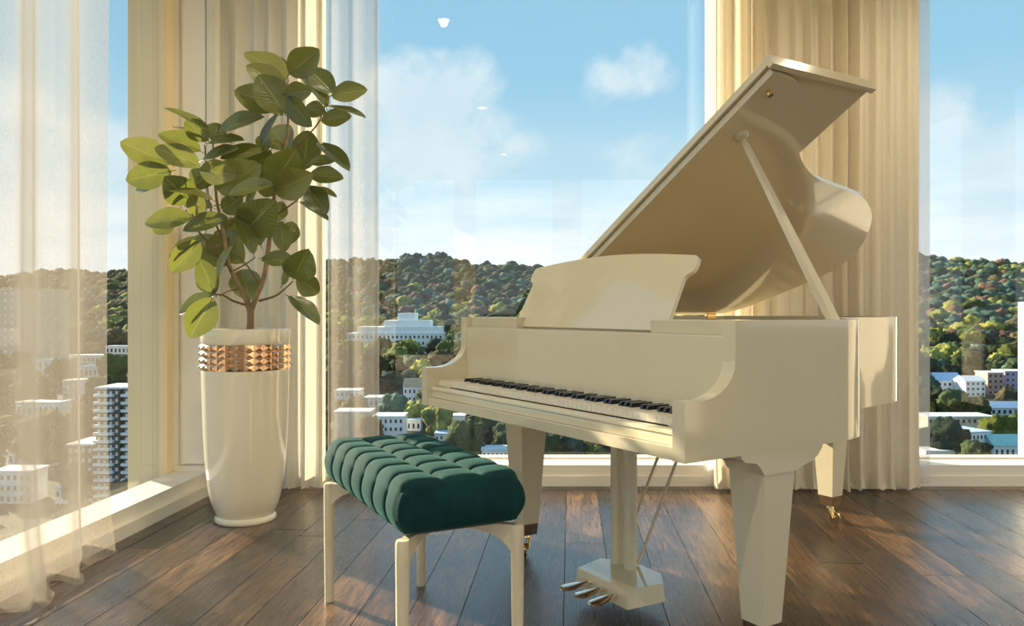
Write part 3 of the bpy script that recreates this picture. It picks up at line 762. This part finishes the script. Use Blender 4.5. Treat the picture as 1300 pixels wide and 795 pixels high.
LV = [
((445,118),(340,46),55,0,0),((445,148),(343,84),52,-.03,1),((452,108),(524,46),62,-.05,1),((442,122),(424,62),34,.06,0),((432,192),(311,148),62,-.02,1),((442,208),(372,108),74,-.06,1),
((440,158),(508,150),44,-.09,1),((545,192),(484,104),36,-.06,0),((566,160),(498,90),52,-.02,0),((558,162),(647,145),44,-.06,1),((548,188),(645,215),17,-.08,1),((532,225),(608,213),38,-.05,1),
((448,165),(505,240),38,-.10,1),((545,205),(488,190),38,.0,0),((487,350),(500,248),64,.05,0),((452,300),(400,240),74,.06,0),((398,300),(376,258),34,.05,0),((386,292),(420,195),18,-.06,0),
((522,280),(606,345),36,-.07,1),((502,332),(566,325),24,-.03,1),((502,362),(586,366),38,-.04,1),((412,388),(468,298),78,-.10,1),((414,405),(506,362),66,-.15,1),((500,395),(572,415),15,-.04,1),
((495,392),(548,458),50,-.07,1),((478,430),(551,474),20,-.04,1),((390,300),(276,316),34,-.05,1),((273,252),(382,207),36,-.05,1),((262,262),(136,187),18,-.06,1),((247,276),(188,222),46,-.03,1),
((262,280),(272,226),44,.03,0),((228,302),(121,254),42,-.04,1),((226,342),(112,288),48,-.10,1),((242,268),(158,238),13,.02,0),((248,282),(337,272),22,-.07,1),((152,335),(24,276),60,-.05,1),
((155,352),(37,376),58,-.08,1),((128,385),(60,398),28,.0,0),((232,325),(322,292),24,-.10,1),((226,350),(314,362),52,-.15,1),((268,398),(376,338),82,-.06,1),((203,430),(138,368),66,-.11,1),
((258,425),(130,390),14,-.17,1),((207,470),(84,480),44,-.12,1),((165,465),(107,508),42,-.06,0),((214,470),(220,403),38,-.13,1),((300,412),(408,380),30,-.18,1),((285,455),(330,418),42,-.12,1),
((258,445),(185,432),26,-.05,0),((338,505),(414,430),84,-.13,1),((362,562),(323,460),34,-.17,1),((298,470),(182,500),36,-.15,1),((346,442),(366,398),15,-.02,0),((440,556),(428,478),40,-.12,1),
((444,540),(462,478),42,-.03,0),((415,480),(436,428),38,.05,0),((382,572),(467,582),32,-.14,1),((462,624),(498,556),68,-.10,1),((470,622),(528,662),48,-.06,0),((450,668),(530,734),30,-.09,1),
((262,664),(168,708),24,-.19,1),((258,672),(200,774),62,-.25,1),((264,662),(224,574),46,-.12,1),((262,660),(218,612),34,-.05,0),((226,520),(144,568),20,-.12,1),((226,530),(154,606),54,-.14,1),
((272,625),(300,538),15,-.08,1),((352,680),(330,592),68,.06,0),((300,590),(208,515),66,.05,0),((335,585),(262,500),66,.06,0),((405,300),(345,372),60,.06,0),((434,640),(446,600),16,-.05,0),
((415,350),(385,420),52,.05,0),((330,470),(295,520),48,.04,0),((380,540),(350,470),56,.05,0),((300,330),(350,300),50,.05,0),((215,400),(245,345),54,-.02,0),((460,170),(405,205),40,.05,0),((240,560),(300,520),44,.03,0)]
for i, (b_, t_, w_, d_, ln) in enumerate(LV): leaf(b_, t_, w_, d_, 1 if ln else -1, seed=i, curl=random.uniform(.04, .16))

# ================================================================== OUTSIDE
import numpy as np
TREEM = {}
def m_tree(name, c1, c2):
    m = bpy.data.materials.new(name); m.use_nodes = True; k = NT(m.node_tree); b = k.n['Principled BSDF']
    t = k.add('ShaderNodeTexCoord'); oi = k.add('ShaderNodeObjectInfo')
    f = k.noise(t.outputs['Object'], .55, 6, .75); f2 = k.math('ADD', k.math('MULTIPLY', f, .8), k.math('MULTIPLY', k.math('SUBTRACT', oi.outputs['Random'], .5), .25))
    k.l.new(k.ramp(f2, [(.35, c1), (.62, c2)]), b.inputs['Base Color']); b.inputs['Roughness'].default_value = .9; b.inputs['Specular IOR Level'].default_value = .1
    bn = k.add('ShaderNodeBump'); bn.inputs['Strength'].default_value = 1; bn.inputs['Distance'].default_value = 1.6
    k.l.new(k.noise(t.outputs['Object'], 1.3, 5, .7), bn.inputs['Height']); k.l.new(bn.outputs[0], b.inputs['Normal']); return m
TC = {'dark green': m_tree('dark_foliage', (.016, .028, .012), (.085, .125, .050)),
      'blue green': m_tree('blue_foliage', (.030, .060, .050), (.17, .28, .20)),
      'yellow green': m_tree('yellow_foliage', (.08, .10, .020), (.50, .50, .13)),
      'rusty orange': m_tree('rust_foliage', (.08, .045, .032), (.36, .22, .16)),
      'olive brown': m_tree('olive_foliage', (.045, .040, .020), (.24, .20, .10))}
GROUND = M('valley_ground', (.035, .038, .020), .95, var=(.03, .5))
ridge_px = [(-400, 350), (-100, 342), (0, 350), (60, 344), (130, 342), (160, 344), (430, 334), (520, 325), (560, 324), (600, 332), (650, 336), (700, 342), (760, 332), (900, 322), (1180, 326), (1240, 328), (1300, 333), (1700, 345)]
def ridge_row(px):
    for (a, b), (c, d) in zip(ridge_px, ridge_px[1:]):
        if a <= px <= c: return b+(d-b)*(px-a)/(c-a)
    return 348
prof_y = [(60, -62), (300, -61), (420, -55), (520, -50), (640, -42), (760, -31), (900, -14)]
def ground(X, Y):
    px = 650+F*X/max(Y, 1)
    zr_ = CH+(HZ-ridge_row(px)-9)/F*1500
    if Y <= 60: z = -62
    elif Y <= 900:
        for (a, b), (c, d) in zip(prof_y, prof_y[1:]):
            if a <= Y <= c: z = b+(d-b)*(Y-a)/(c-a); break
    elif Y <= 1500: t = (Y-900)/600; z = -14+(zr_+14)*(t*.85+.15*t*t)
    else: z = zr_-(Y-1500)*.25
    if Y > 500: z += 5*noise.noise(Vector((X/120, Y/120, 0)))*min(1, (Y-500)/300)
    return z
bm = bmesh.new(); ys = [60+i*30 for i in range(60)]; G = []
for y in ys: G.append([bm.verts.new((-1.15*y+2.3*y*i/60, y, ground(-1.15*y+2.3*y*i/60, y))) for i in range(61)])
for A, Bq in zip(G, G[1:]):
    for i in range(60): bm.faces.new([A[i], A[i+1], Bq[i+1], Bq[i]])
o = fin('hills', bm, GROUND, smooth=True); tag(o, kind='structure')
bm = bmesh.new(); lathe(bm, [(3500, -64), (3500, -62.5)], 48); o = fin('valley_floor', bm, GROUND); tag(o, kind='structure')

def crown_mesh(sub, seed, conifer=False, trunk=True):
    bm = bmesh.new(); bmesh.ops.create_icosphere(bm, subdivisions=sub, radius=1)
    for v in bm.verts:
        p = v.co.copy(); nz = noise.noise(p*1.7+Vector((seed*3.1, 0, 0)))*.42+noise.noise(p*4.2+Vector((0, seed*2.3, 0)))*.22+(noise.noise(p*8+Vector((0, seed, 3)))*.22+noise.noise(p*17+Vector((0, seed, 3)))*.12 if sub > 2 else 0)
        v.co = p*(1+nz)
        if conifer: zz = (v.co.z+1.2)/2.4; f_ = max(.12, 1.05-zz); v.co.x *= f_; v.co.y *= f_; v.co.z *= 1.7
        else: v.co.z *= .85
        v.co.z += 1.0
    if trunk: tube(bm, [(0, 0, -.6), (0, 0, .8)], [.12, .08], 6)
    me = bpy.data.meshes.new('tree'); bm.to_mesh(me); bm.free()
    for p in me.polygons: p.use_smooth = True
    return me
crowns = {}
for ci, (cn, mt) in enumerate(TC.items()):
    for s_ in range(3):
        me = crown_mesh(4, ci*3+s_); me.materials.append(mt); crowns[(cn, s_)] = me
low = [crown_mesh(3, 40+i, trunk=False) for i in range(6)]; low2 = [crown_mesh(2, 60+i, trunk=False) for i in range(5)]
def pick_colour(px, py, rg):
    if 366 < py < 440 and rg.random() < .55:      # stands of one kind grow together
        q = noise.noise(Vector((px/22, py/7, 3.3)))
        if q > .22: return 'yellow green' if py > 385 else 'blue green'
        if q < -.25: return 'dark green' if px < 1000 else 'rusty orange'
    if 1180 < px < 1320: w = [.12, .30, .42, .04, .12] if py < 345 else [.20, .50, .10, .12, .08] if py < 420 else [.55, .15, .2, .05, .05]
    elif px < 200: w = [.25, .03, .12, .05, .55]
    elif py < 364: w = [.74, .20, .0, .01, .05]
    elif py < 402: w = [.30, .16, .08, .28, .18]
    else: w = [.28, .20, .35, .05, .12]
    return rg.choices(list(TC), w)[0]
def win_of(px):
    if -30 < px < 165: return 'left window'
    if 400 < px < 705: return 'middle window'
    if 1170 < px < 1330: return 'right window'
    return None
RECTS = []
def seat(px, py):                      # depth at which the sight line meets the ground
    d = 150.0
    while d < 1500:
        if CH-(py-HZ)/F*d <= ground((px-650)/F*d, d): return d
        d += 2
    return 900.0
def hides(X, Y, z, r_):                # would a tree here stand in or in front of a building?
    px = 650+F*X/Y; pr = r_*F/Y; top = HZ+(CH-(z+r_*1.9))*F/Y; bot = HZ+(CH-z)*F/Y
    for (a, b, c, e, d, dep) in RECTS:
        if px+pr > a and px-pr < b and Y < d+dep+r_:
            if Y > d-r_*1.3: return True
            if top < e-(e-c)*.35 and bot > c: return True
    return False
# buildings ---------------------------------------------------------
BWH = M('white_render', (.96, .96, .94), .6, var=(.2, .06)); BCR = M('cream_render', (.62, .56, .46), .7, var=(.2, .1)); BBE = M('beige_block', (.50, .45, .36), .7, var=(.2, .1))
BDK = M('dark_facade', (.10, .085, .06), .6, var=(.3, .2)); BPK = M('pink_brick', (.50, .32, .27), .7, var=(.4, .12)); BLV = M('lavender_render', (.42, .38, .55), .7, var=(.3, .1))
RBL = M('pale_blue_roof', (.42, .58, .75), .5, var=(.4, .12)); RTQ = M('turquoise_roof', (.35, .62, .58), .5, var=(.4, .1)); RTN = M('tan_roof', (.52, .37, .20), .7, var=(.4, .15)); RWH = M('pale_roof', (.80, .82, .84), .5, var=(.4, .08)); RGR = M('grey_roof', (.20, .20, .20), .7, var=(.4, .1))
PANE = M('dark_pane', (.03, .04, .06), .15, var=(.3, .2)); PANEW = M('pale_pane', (.75, .78, .80), .2, var=(.3, .05))
def building(px0, px1, py0, py1, d, label, wall=BWH, roof=RWH, pitch=0.0, floors=3, cols=5, depth=12, rot=0.0, pane=PANE, name='house', tiers=(), bal=0, group=None, cat='building'):
    """front face spans px0..px1, py0 (eaves)..py1 at depth d."""
    d = seat((px0+px1)/2, min(py1, 640)); depth = depth*max(1, d/330)
    RECTS.append((px0, px1, py0-(18 if tiers else 4), py1, d, depth))
    a = at(px0, py1, d); b = at(px1, py0, d); Wb = b.x-a.x; Hb = b.z-a.z
    E_ = empty(name, ((a.x+b.x)/2, d, a.z-3), rot, label=label, cat=cat, group=group)
    base = 3
    B('wall', wall, (-Wb/2, Wb/2, 0, depth, 0, Hb+base), E_)
    if pitch > 0:
        bm = bmesh.new(); prism(bm, [(-.5, Hb+base), (depth/2, Hb+base+pitch), (depth+.5, Hb+base)], lambda p: (-Wb/2-.5, p[0], p[1]), lambda p: (Wb/2+.5, p[0], p[1])); fin('roof', bm, roof, E_)
    else:
        B('roof', roof, (-Wb/2-.4, Wb/2+.4, -.4, depth+.4, Hb+base, Hb+base+.6), E_)
    fh = Hb/max(floors, 1); cw = Wb/max(cols, 1)
    if cols > 0:
        bm = bmesh.new(); box(bm, -cw*.20, cw*.20, -.15, .05, -fh*.22, fh*.22); wm = bpy.data.meshes.new('window'); bm.to_mesh(wm); bm.free(); wm.materials.append(pane)
        for f_ in range(floors):
            for c_ in range(cols):
                o = bpy.data.objects.new('window', wm); COL.objects.link(o); o.parent = E_; o.location = (-Wb/2+cw*(c_+.5), 0, base+fh*(f_+.5))
    for q in range(bal):
        z = base+fh*(q+.02); B('balcony', BWH, (-Wb/2-.3, Wb/2*.55, -1.5, .1, z, z+fh*.34), E_)
    for ti, (u0, u1, hh) in enumerate(tiers):
        B('upper_tier', wall, (-Wb/2+Wb*u0, -Wb/2+Wb*u1, 1+ti*1.5, depth-1-ti, Hb+base+.6, Hb+base+.6+hh), E_)
    return E_
# middle window
building(441, 562, 424, 440, 800, 'long white institution with a stepped centre tower on the hillside', floors=2, cols=22, depth=16, tiers=((.10, .98, 6), (.38, .86, 12), (.52, .70, 19)), name='institution')
building(512, 540, 492, 512, 470, 'white villa with a tan pitched roof below the keyboard end', roof=RTN, pitch=5, floors=2, cols=5, depth=10)
building(545, 590, 529, 545, 300, 'long low white building under the left end of the keyboard', floors=1, cols=9, depth=8)
building(425, 456, 497, 513, 430, 'white two storey house at far left of the middle window', floors=2, cols=5, depth=10)
building(462, 500, 506, 518, 400, 'low white house with a flat roof above the bench, centre left', floors=1, cols=6, depth=10)
building(424, 470, 524, 556, 330, 'cream apartment block seen through the sheer above the bench', wall=BCR, floors=3, cols=7, depth=12, pane=PANEW)
building(474, 512, 530, 560, 310, 'white apartment block right of the sheer above the bench', floors=3, cols=6, depth=12)
building(516, 534, 534, 548, 290, 'small white house just right of the sheer strip', floors=1, cols=3, depth=8)
building(552, 580, 552, 560, 250, 'flat pale blue shed roof close above the bench', wall=BWH, roof=RBL, floors=1, cols=5, depth=9)
building(588, 612, 568, 586, 215, 'pale house beside the far piano leg with a grey roof', roof=RGR, floors=2, cols=4, depth=9)
building(612, 650, 572, 596, 205, 'white terrace row just left of the piano leg', floors=2, cols=7, depth=9)
building(575, 600, 588, 604, 190, 'pale blue roofed hall low by the window ledge', roof=RBL, floors=1, cols=4, depth=8)
building(595, 640, 546, 555, 260, 'white boathouse in dark trees under the key bed', floors=1, cols=6, depth=7)
building(700, 745, 574, 596, 210, 'white block seen under the key bed, low by the sill', floors=2, cols=6, depth=9)
building(815, 860, 560, 590, 220, 'cream block glimpsed behind the pedal lyre rods', wall=BCR, floors=3, cols=6, depth=9)
# left window
building(-40, 54, 368, 470, 420, 'tall beige tower block with a grid of small pale windows', wall=BBE, floors=11, cols=11, depth=20, pane=PANEW, name='tower_block')
building(122, 152, 494, 640, 200, 'dark apartment tower with white balconies on every floor beside the post', wall=BDK, floors=15, cols=4, depth=14, bal=15, name='apartment_tower', pane=PANEW)
building(157, 190, 494, 640, 203, 'dark apartment tower half hidden by the beige corner post', wall=BDK, floors=15, cols=4, depth=14, bal=15, name='apartment_tower', pane=PANEW)
building(96, 162, 466, 480, 330, 'long white flat roofed hall behind the balcony towers', floors=1, cols=12, depth=12)
building(82, 132, 452, 462, 400, 'row of white houses in the trees left of the corner post', floors=1, cols=9, depth=9)
building(134, 170, 440, 450, 450, 'white flat roofed school against the wooded slope, left window', floors=1, cols=7, depth=9)
building(86, 118, 566, 640, 170, 'dark office block with pale roof seen through the curtain edge', wall=BDK, roof=RWH, floors=6, cols=4, depth=14, pane=PANEW)
building(40, 62, 458, 478, 380, 'small white house at the foot of the tower block', floors=2, cols=3, depth=9)
building(20, 76, 512, 530, 260, 'white terrace row behind the sheer, left window middle', floors=1, cols=8, depth=9)
building(80, 100, 484, 512, 300, 'white four storey block behind the sheer curtain', floors=4, cols=3, depth=9)
building(10, 70, 574, 592, 200, 'low white terrace far down behind the sheer', floors=1, cols=8, depth=9)
building(-10, 40, 600, 640, 160, 'pale block lowest in the left window', floors=3, cols=6, depth=9)
building(70, 98, 620, 650, 150, 'white house lowest beside the curtain hem', floors=2, cols=4, depth=9)
# right window
building(1190, 1222, 484, 500, 520, 'white house with a pale blue hipped roof, right window top left', roof=RBL, pitch=5, floors=2, cols=5, depth=9)
building(1226, 1251, 484, 504, 500, 'white three storey house in the middle of the right window', roof=RWH, floors=3, cols=4, depth=9, pitch=3)
building(1254, 1274, 474, 502, 520, 'pink brick block between trees, right window', wall=BPK, roof=RWH, floors=4, cols=3, depth=9)
building(1276, 1310, 472, 500, 540, 'lavender grey block at the right edge of the town', wall=BLV, roof=RWH, floors=4, cols=5, depth=9)
building(1258, 1300, 518, 528, 430, 'low pavilion with wide pale blue roof, right window', roof=RBL, pitch=3, floors=1, cols=6, depth=9)
building(1178, 1262, 530, 550, 400, 'long cream block with a row of windows and white roof', wall=BCR, roof=RWH, floors=2, cols=12, depth=12)
building(1216, 1262, 550, 582, 330, 'white corner building with a blue flat roof and many windows', roof=RBL, floors=3, cols=8, depth=14, rot=.25)
building(1262, 1310, 566, 584, 300, 'house with a turquoise pitched roof at lower right', roof=RTQ, pitch=4, floors=1, cols=7, depth=10)
building(1176, 1214, 574, 590, 260, 'small white building lowest beside the sheer edge, right window', floors=1, cols=6, depth=9)
building(1236, 1258, 512, 518, 470, 'low white roofed shed above the long cream block', floors=1, cols=3, depth=8)
# pale terrace pier just outside the right window
SB('trim_7', TRIM, (3.665, 4.5, 5.35, 5.7, -2, 1.07), bev=.01)

rg = random.Random(11); cand = []
Y = 430.0
while Y < 1500:
    stp = 15 if Y < 900 else 16
    x = -.95*Y
    while x < .95*Y:
        X = x+rg.uniform(-7, 7); YY = Y+rg.uniform(-7, 7); px = 650+F*X/YY
        z = ground(X, YY); py = HZ+(CH-z)/F*0+ (CH-z)*F/YY
        r_ = rg.uniform(5.0, 11.5)*(1.1 if YY > 900 else 1)
        wn_ = win_of(px)
        if not (YY < 560 and rg.random() < .5) and not hides(X, YY, z, r_): cand.append((YY, X, z, r_, px, py, wn_))
        x += stp
    Y += stp*1.0
cand.sort(key=lambda c: c[0])
keep = []
for c in cand:                         # crowns may touch but do not stand inside one another
    if all(c[0]-q[0] > 24 or math.hypot(c[0]-q[0], c[1]-q[1]) > .62*(c[3]+q[3]) for q in reversed(keep[-160:])): keep.append(c)
cand = keep
near = [c for c in cand if c[6]]
KIN = near[:270]; FAR = near[270:]+[c for c in cand if not c[6]]
for (YY, X, z, r_, px, py, wn_) in KIN:
    cn = pick_colour(px, py-10, rg); o = bpy.data.objects.new('tree', crowns[(cn, rg.randrange(3))]); COL.objects.link(o)
    o.location = (X, YY, z-r_*.15); o.scale = (r_, r_, r_*rg.uniform(.85, 1.15)); o.rotation_euler = (0, 0, rg.uniform(0, 6.28))
    lo_, hi_ = {'left window': (0, 165), 'middle window': (415, 700), 'right window': (1175, 1300)}[wn_]
    q_ = (px-lo_)/(hi_-lo_); side_ = 'left edge' if q_ < .2 else 'left part' if q_ < .4 else 'middle' if q_ < .6 else 'right part' if q_ < .8 else 'right edge'
    q_ = 'among the town roofs' if py > 490 else 'just above the town roofs' if py > 462 else 'at the foot of the hill' if py > 440 else 'low on the hillside'
    tag(o, f'{cn} tree {q_}, {side_} of the {wn_}', 'tree', f'{cn} trees through the {wn_}')
# remaining forest as one mesh
arr = []
for m_ in low+low2:
    v = np.empty(len(m_.vertices)*3); m_.vertices.foreach_get('co', v); fa = np.array([p.vertices[:] for p in m_.polygons]); arr.append((v.reshape(-1, 3), fa))
V_, F_, MI = [], [], []; off = 0; names = list(TC)
for (YY, X, z, r_, px, py, wn_) in FAR:
    v, fa = arr[rg.randrange(6) if wn_ else 6+rg.randrange(5)]; a = rg.uniform(0, 6.28); c_, s_ = math.cos(a), math.sin(a)
    w = v.copy(); w[:, 0] = v[:, 0]*c_-v[:, 1]*s_; w[:, 1] = v[:, 0]*s_+v[:, 1]*c_
    w = w*r_+np.array([X, YY, z-r_*.2]); V_.append(w); F_.append(fa+off); MI += [names.index(pick_colour(px, py-8, rg))]*len(fa); off += len(v)
V_ = np.concatenate(V_); F_ = np.concatenate(F_); me = bpy.data.meshes.new('distant_forest'); me.from_pydata(V_.tolist(), [], F_.tolist())
for nme in names: me.materials.append(TC[nme])
me.polygons.foreach_set('material_index', MI); me.polygons.foreach_set('use_smooth', [True]*len(F_)); me.update()
o = bpy.data.objects.new('distant_forest', me); COL.objects.link(o); tag(o, 'autumn forest covering the far hills up to the ridge', 'forest', kind='stuff')

# town trees (bigger, nearer)
tt = [(1200, 560, 330, 8.5, 'dark green', 'dark tree in front of the long cream block, lower left of the right window'), (1238, 578, 280, 5.0, 'dark green', 'dark bushy tree before the white corner building'),
      (1268, 545, 385, 7.5, 'yellow green', 'bright yellow green tree beside the long cream block'), (1296, 545, 380, 7, 'dark green', 'dark tree at the right edge below the blue pavilion'),
      (1210, 515, 440, 8, 'dark green', 'dark tree below the blue roofed house, right window'), (1240, 520, 455, 7, 'dark green', 'dark tree under the three storey house'),
      (1185, 508, 450, 7, 'dark green', 'dark tree at left edge of the right window, mid height'), (1282, 508, 450, 7, 'olive brown', 'brown tree under the lavender block'),
      (530, 526, 360, 6.5, 'yellow green', 'yellow green round tree just left of the keyboard end'), (555, 535, 330, 6, 'yellow green', 'yellow green bush behind the long low white building'),
      (620, 548, 300, 8, 'dark green', 'dark tree under the front of the key bed'), (650, 560, 290, 7, 'dark green', 'dark tree hidden by the far piano leg'),
      (725, 575, 230, 5, 'blue green', 'pale leafy bush under the key bed by the sill'), (590, 562, 260, 7, 'dark green', 'dark tree above the pale blue roofed hall'),
      (695, 575, 240, 6, 'dark green', 'dark tree just right of the far piano leg'), (755, 582, 230, 4, 'yellow green', 'yellow bush beside the lyre posts'),
      (500, 520, 370, 7, 'blue green', 'blue green tree above the apartment blocks by the bench'), (450, 520, 390, 7, 'olive brown', 'brown tree behind the sheer strip'),
      (110, 540, 230, 7, 'olive brown', 'brown tree left of the balcony tower'), (145, 470, 430, 8, 'yellow green', 'yellow green tree beside the flat roofed school'),
      (60, 560, 240, 8, 'olive brown', 'brown tree behind the sheer, low in the left window'), (30, 490, 350, 8, 'olive brown', 'brown tree below the tower block behind the sheer'),
      (108, 612, 180, 5, 'dark green', 'dark tree at the foot of the dark office block'), (470, 545, 300, 5, 'dark green', 'dark tree between the two apartment blocks'),
      (545, 512, 400, 7, 'dark green', 'dark tree behind the tan roofed villa')]
for (px, py, d, r_, cn, lb) in tt:
    r_ = r_*F/d; d = seat(px, py+r_*.9); r_ = r_*d/F; X_ = (px-650)/F*d; p = Vector((X_, d, ground(X_, d))); o = bpy.data.objects.new('tree', crowns[(cn, rg.randrange(3))]); COL.objects.link(o)
    o.location = (p.x, p.y, p.z-r_*.2); o.scale = (r_, r_, r_*1.1); o.rotation_euler = (0, 0, rg.uniform(0, 6)); tag(o, lb, 'tree')
    # hillside or bank under each tree is the valley ground itself
# dense dark filler trees in the valley
arr = []
for m_ in low2:
    v = np.empty(len(m_.vertices)*3); m_.vertices.foreach_get('co', v); arr.append((v.reshape(-1, 3), np.array([p.vertices[:] for p in m_.polygons])))
standing = [(c[1], c[0], c[3]) for c in KIN]+[(o.location.x, o.location.y, o.scale.x) for o in COL.objects if o.get('category') == 'tree']
rest_t = []
for i in range(760):
    pxr = rg.choice([(-30, 170), (415, 660), (660, 900), (1180, 1300), (-250, 0), (170, 420), (900, 1180), (1300, 1550)]); px = rg.uniform(*pxr); d = rg.uniform(235, 480)
    X = (px-650)/F*d; r_ = rg.uniform(4, 6.5)
    if not hides(X, d, ground(X, d), r_) and all(math.hypot(X-q[0], d-q[1]) > .9*(r_+q[2]) for q in standing): rest_t.append((X, d, ground(X, d), r_))
V_, F_ = [], []; off = 0; MI = []
for (X, YY, z, r_) in rest_t:
    v, fa = arr[rg.randrange(5)]; w = v*r_+np.array([X, YY, z]); V_.append(w); F_.append(fa+off); off += len(v); MI += [names.index(rg.choices(names, [.6, .08, .08, .04, .2])[0])]*len(fa)
V_ = np.concatenate(V_); F_ = np.concatenate(F_); me = bpy.data.meshes.new('valley_trees'); me.from_pydata(V_.tolist(), [], F_.tolist())
for nme in names: me.materials.append(TC[nme])
me.polygons.foreach_set('material_index', MI); me.polygons.foreach_set('use_smooth', [True]*len(F_)); me.update()
o = bpy.data.objects.new('valley_trees', me); COL.objects.link(o); tag(o, 'dark scrub and trees filling the valley between the houses', 'trees', kind='stuff')
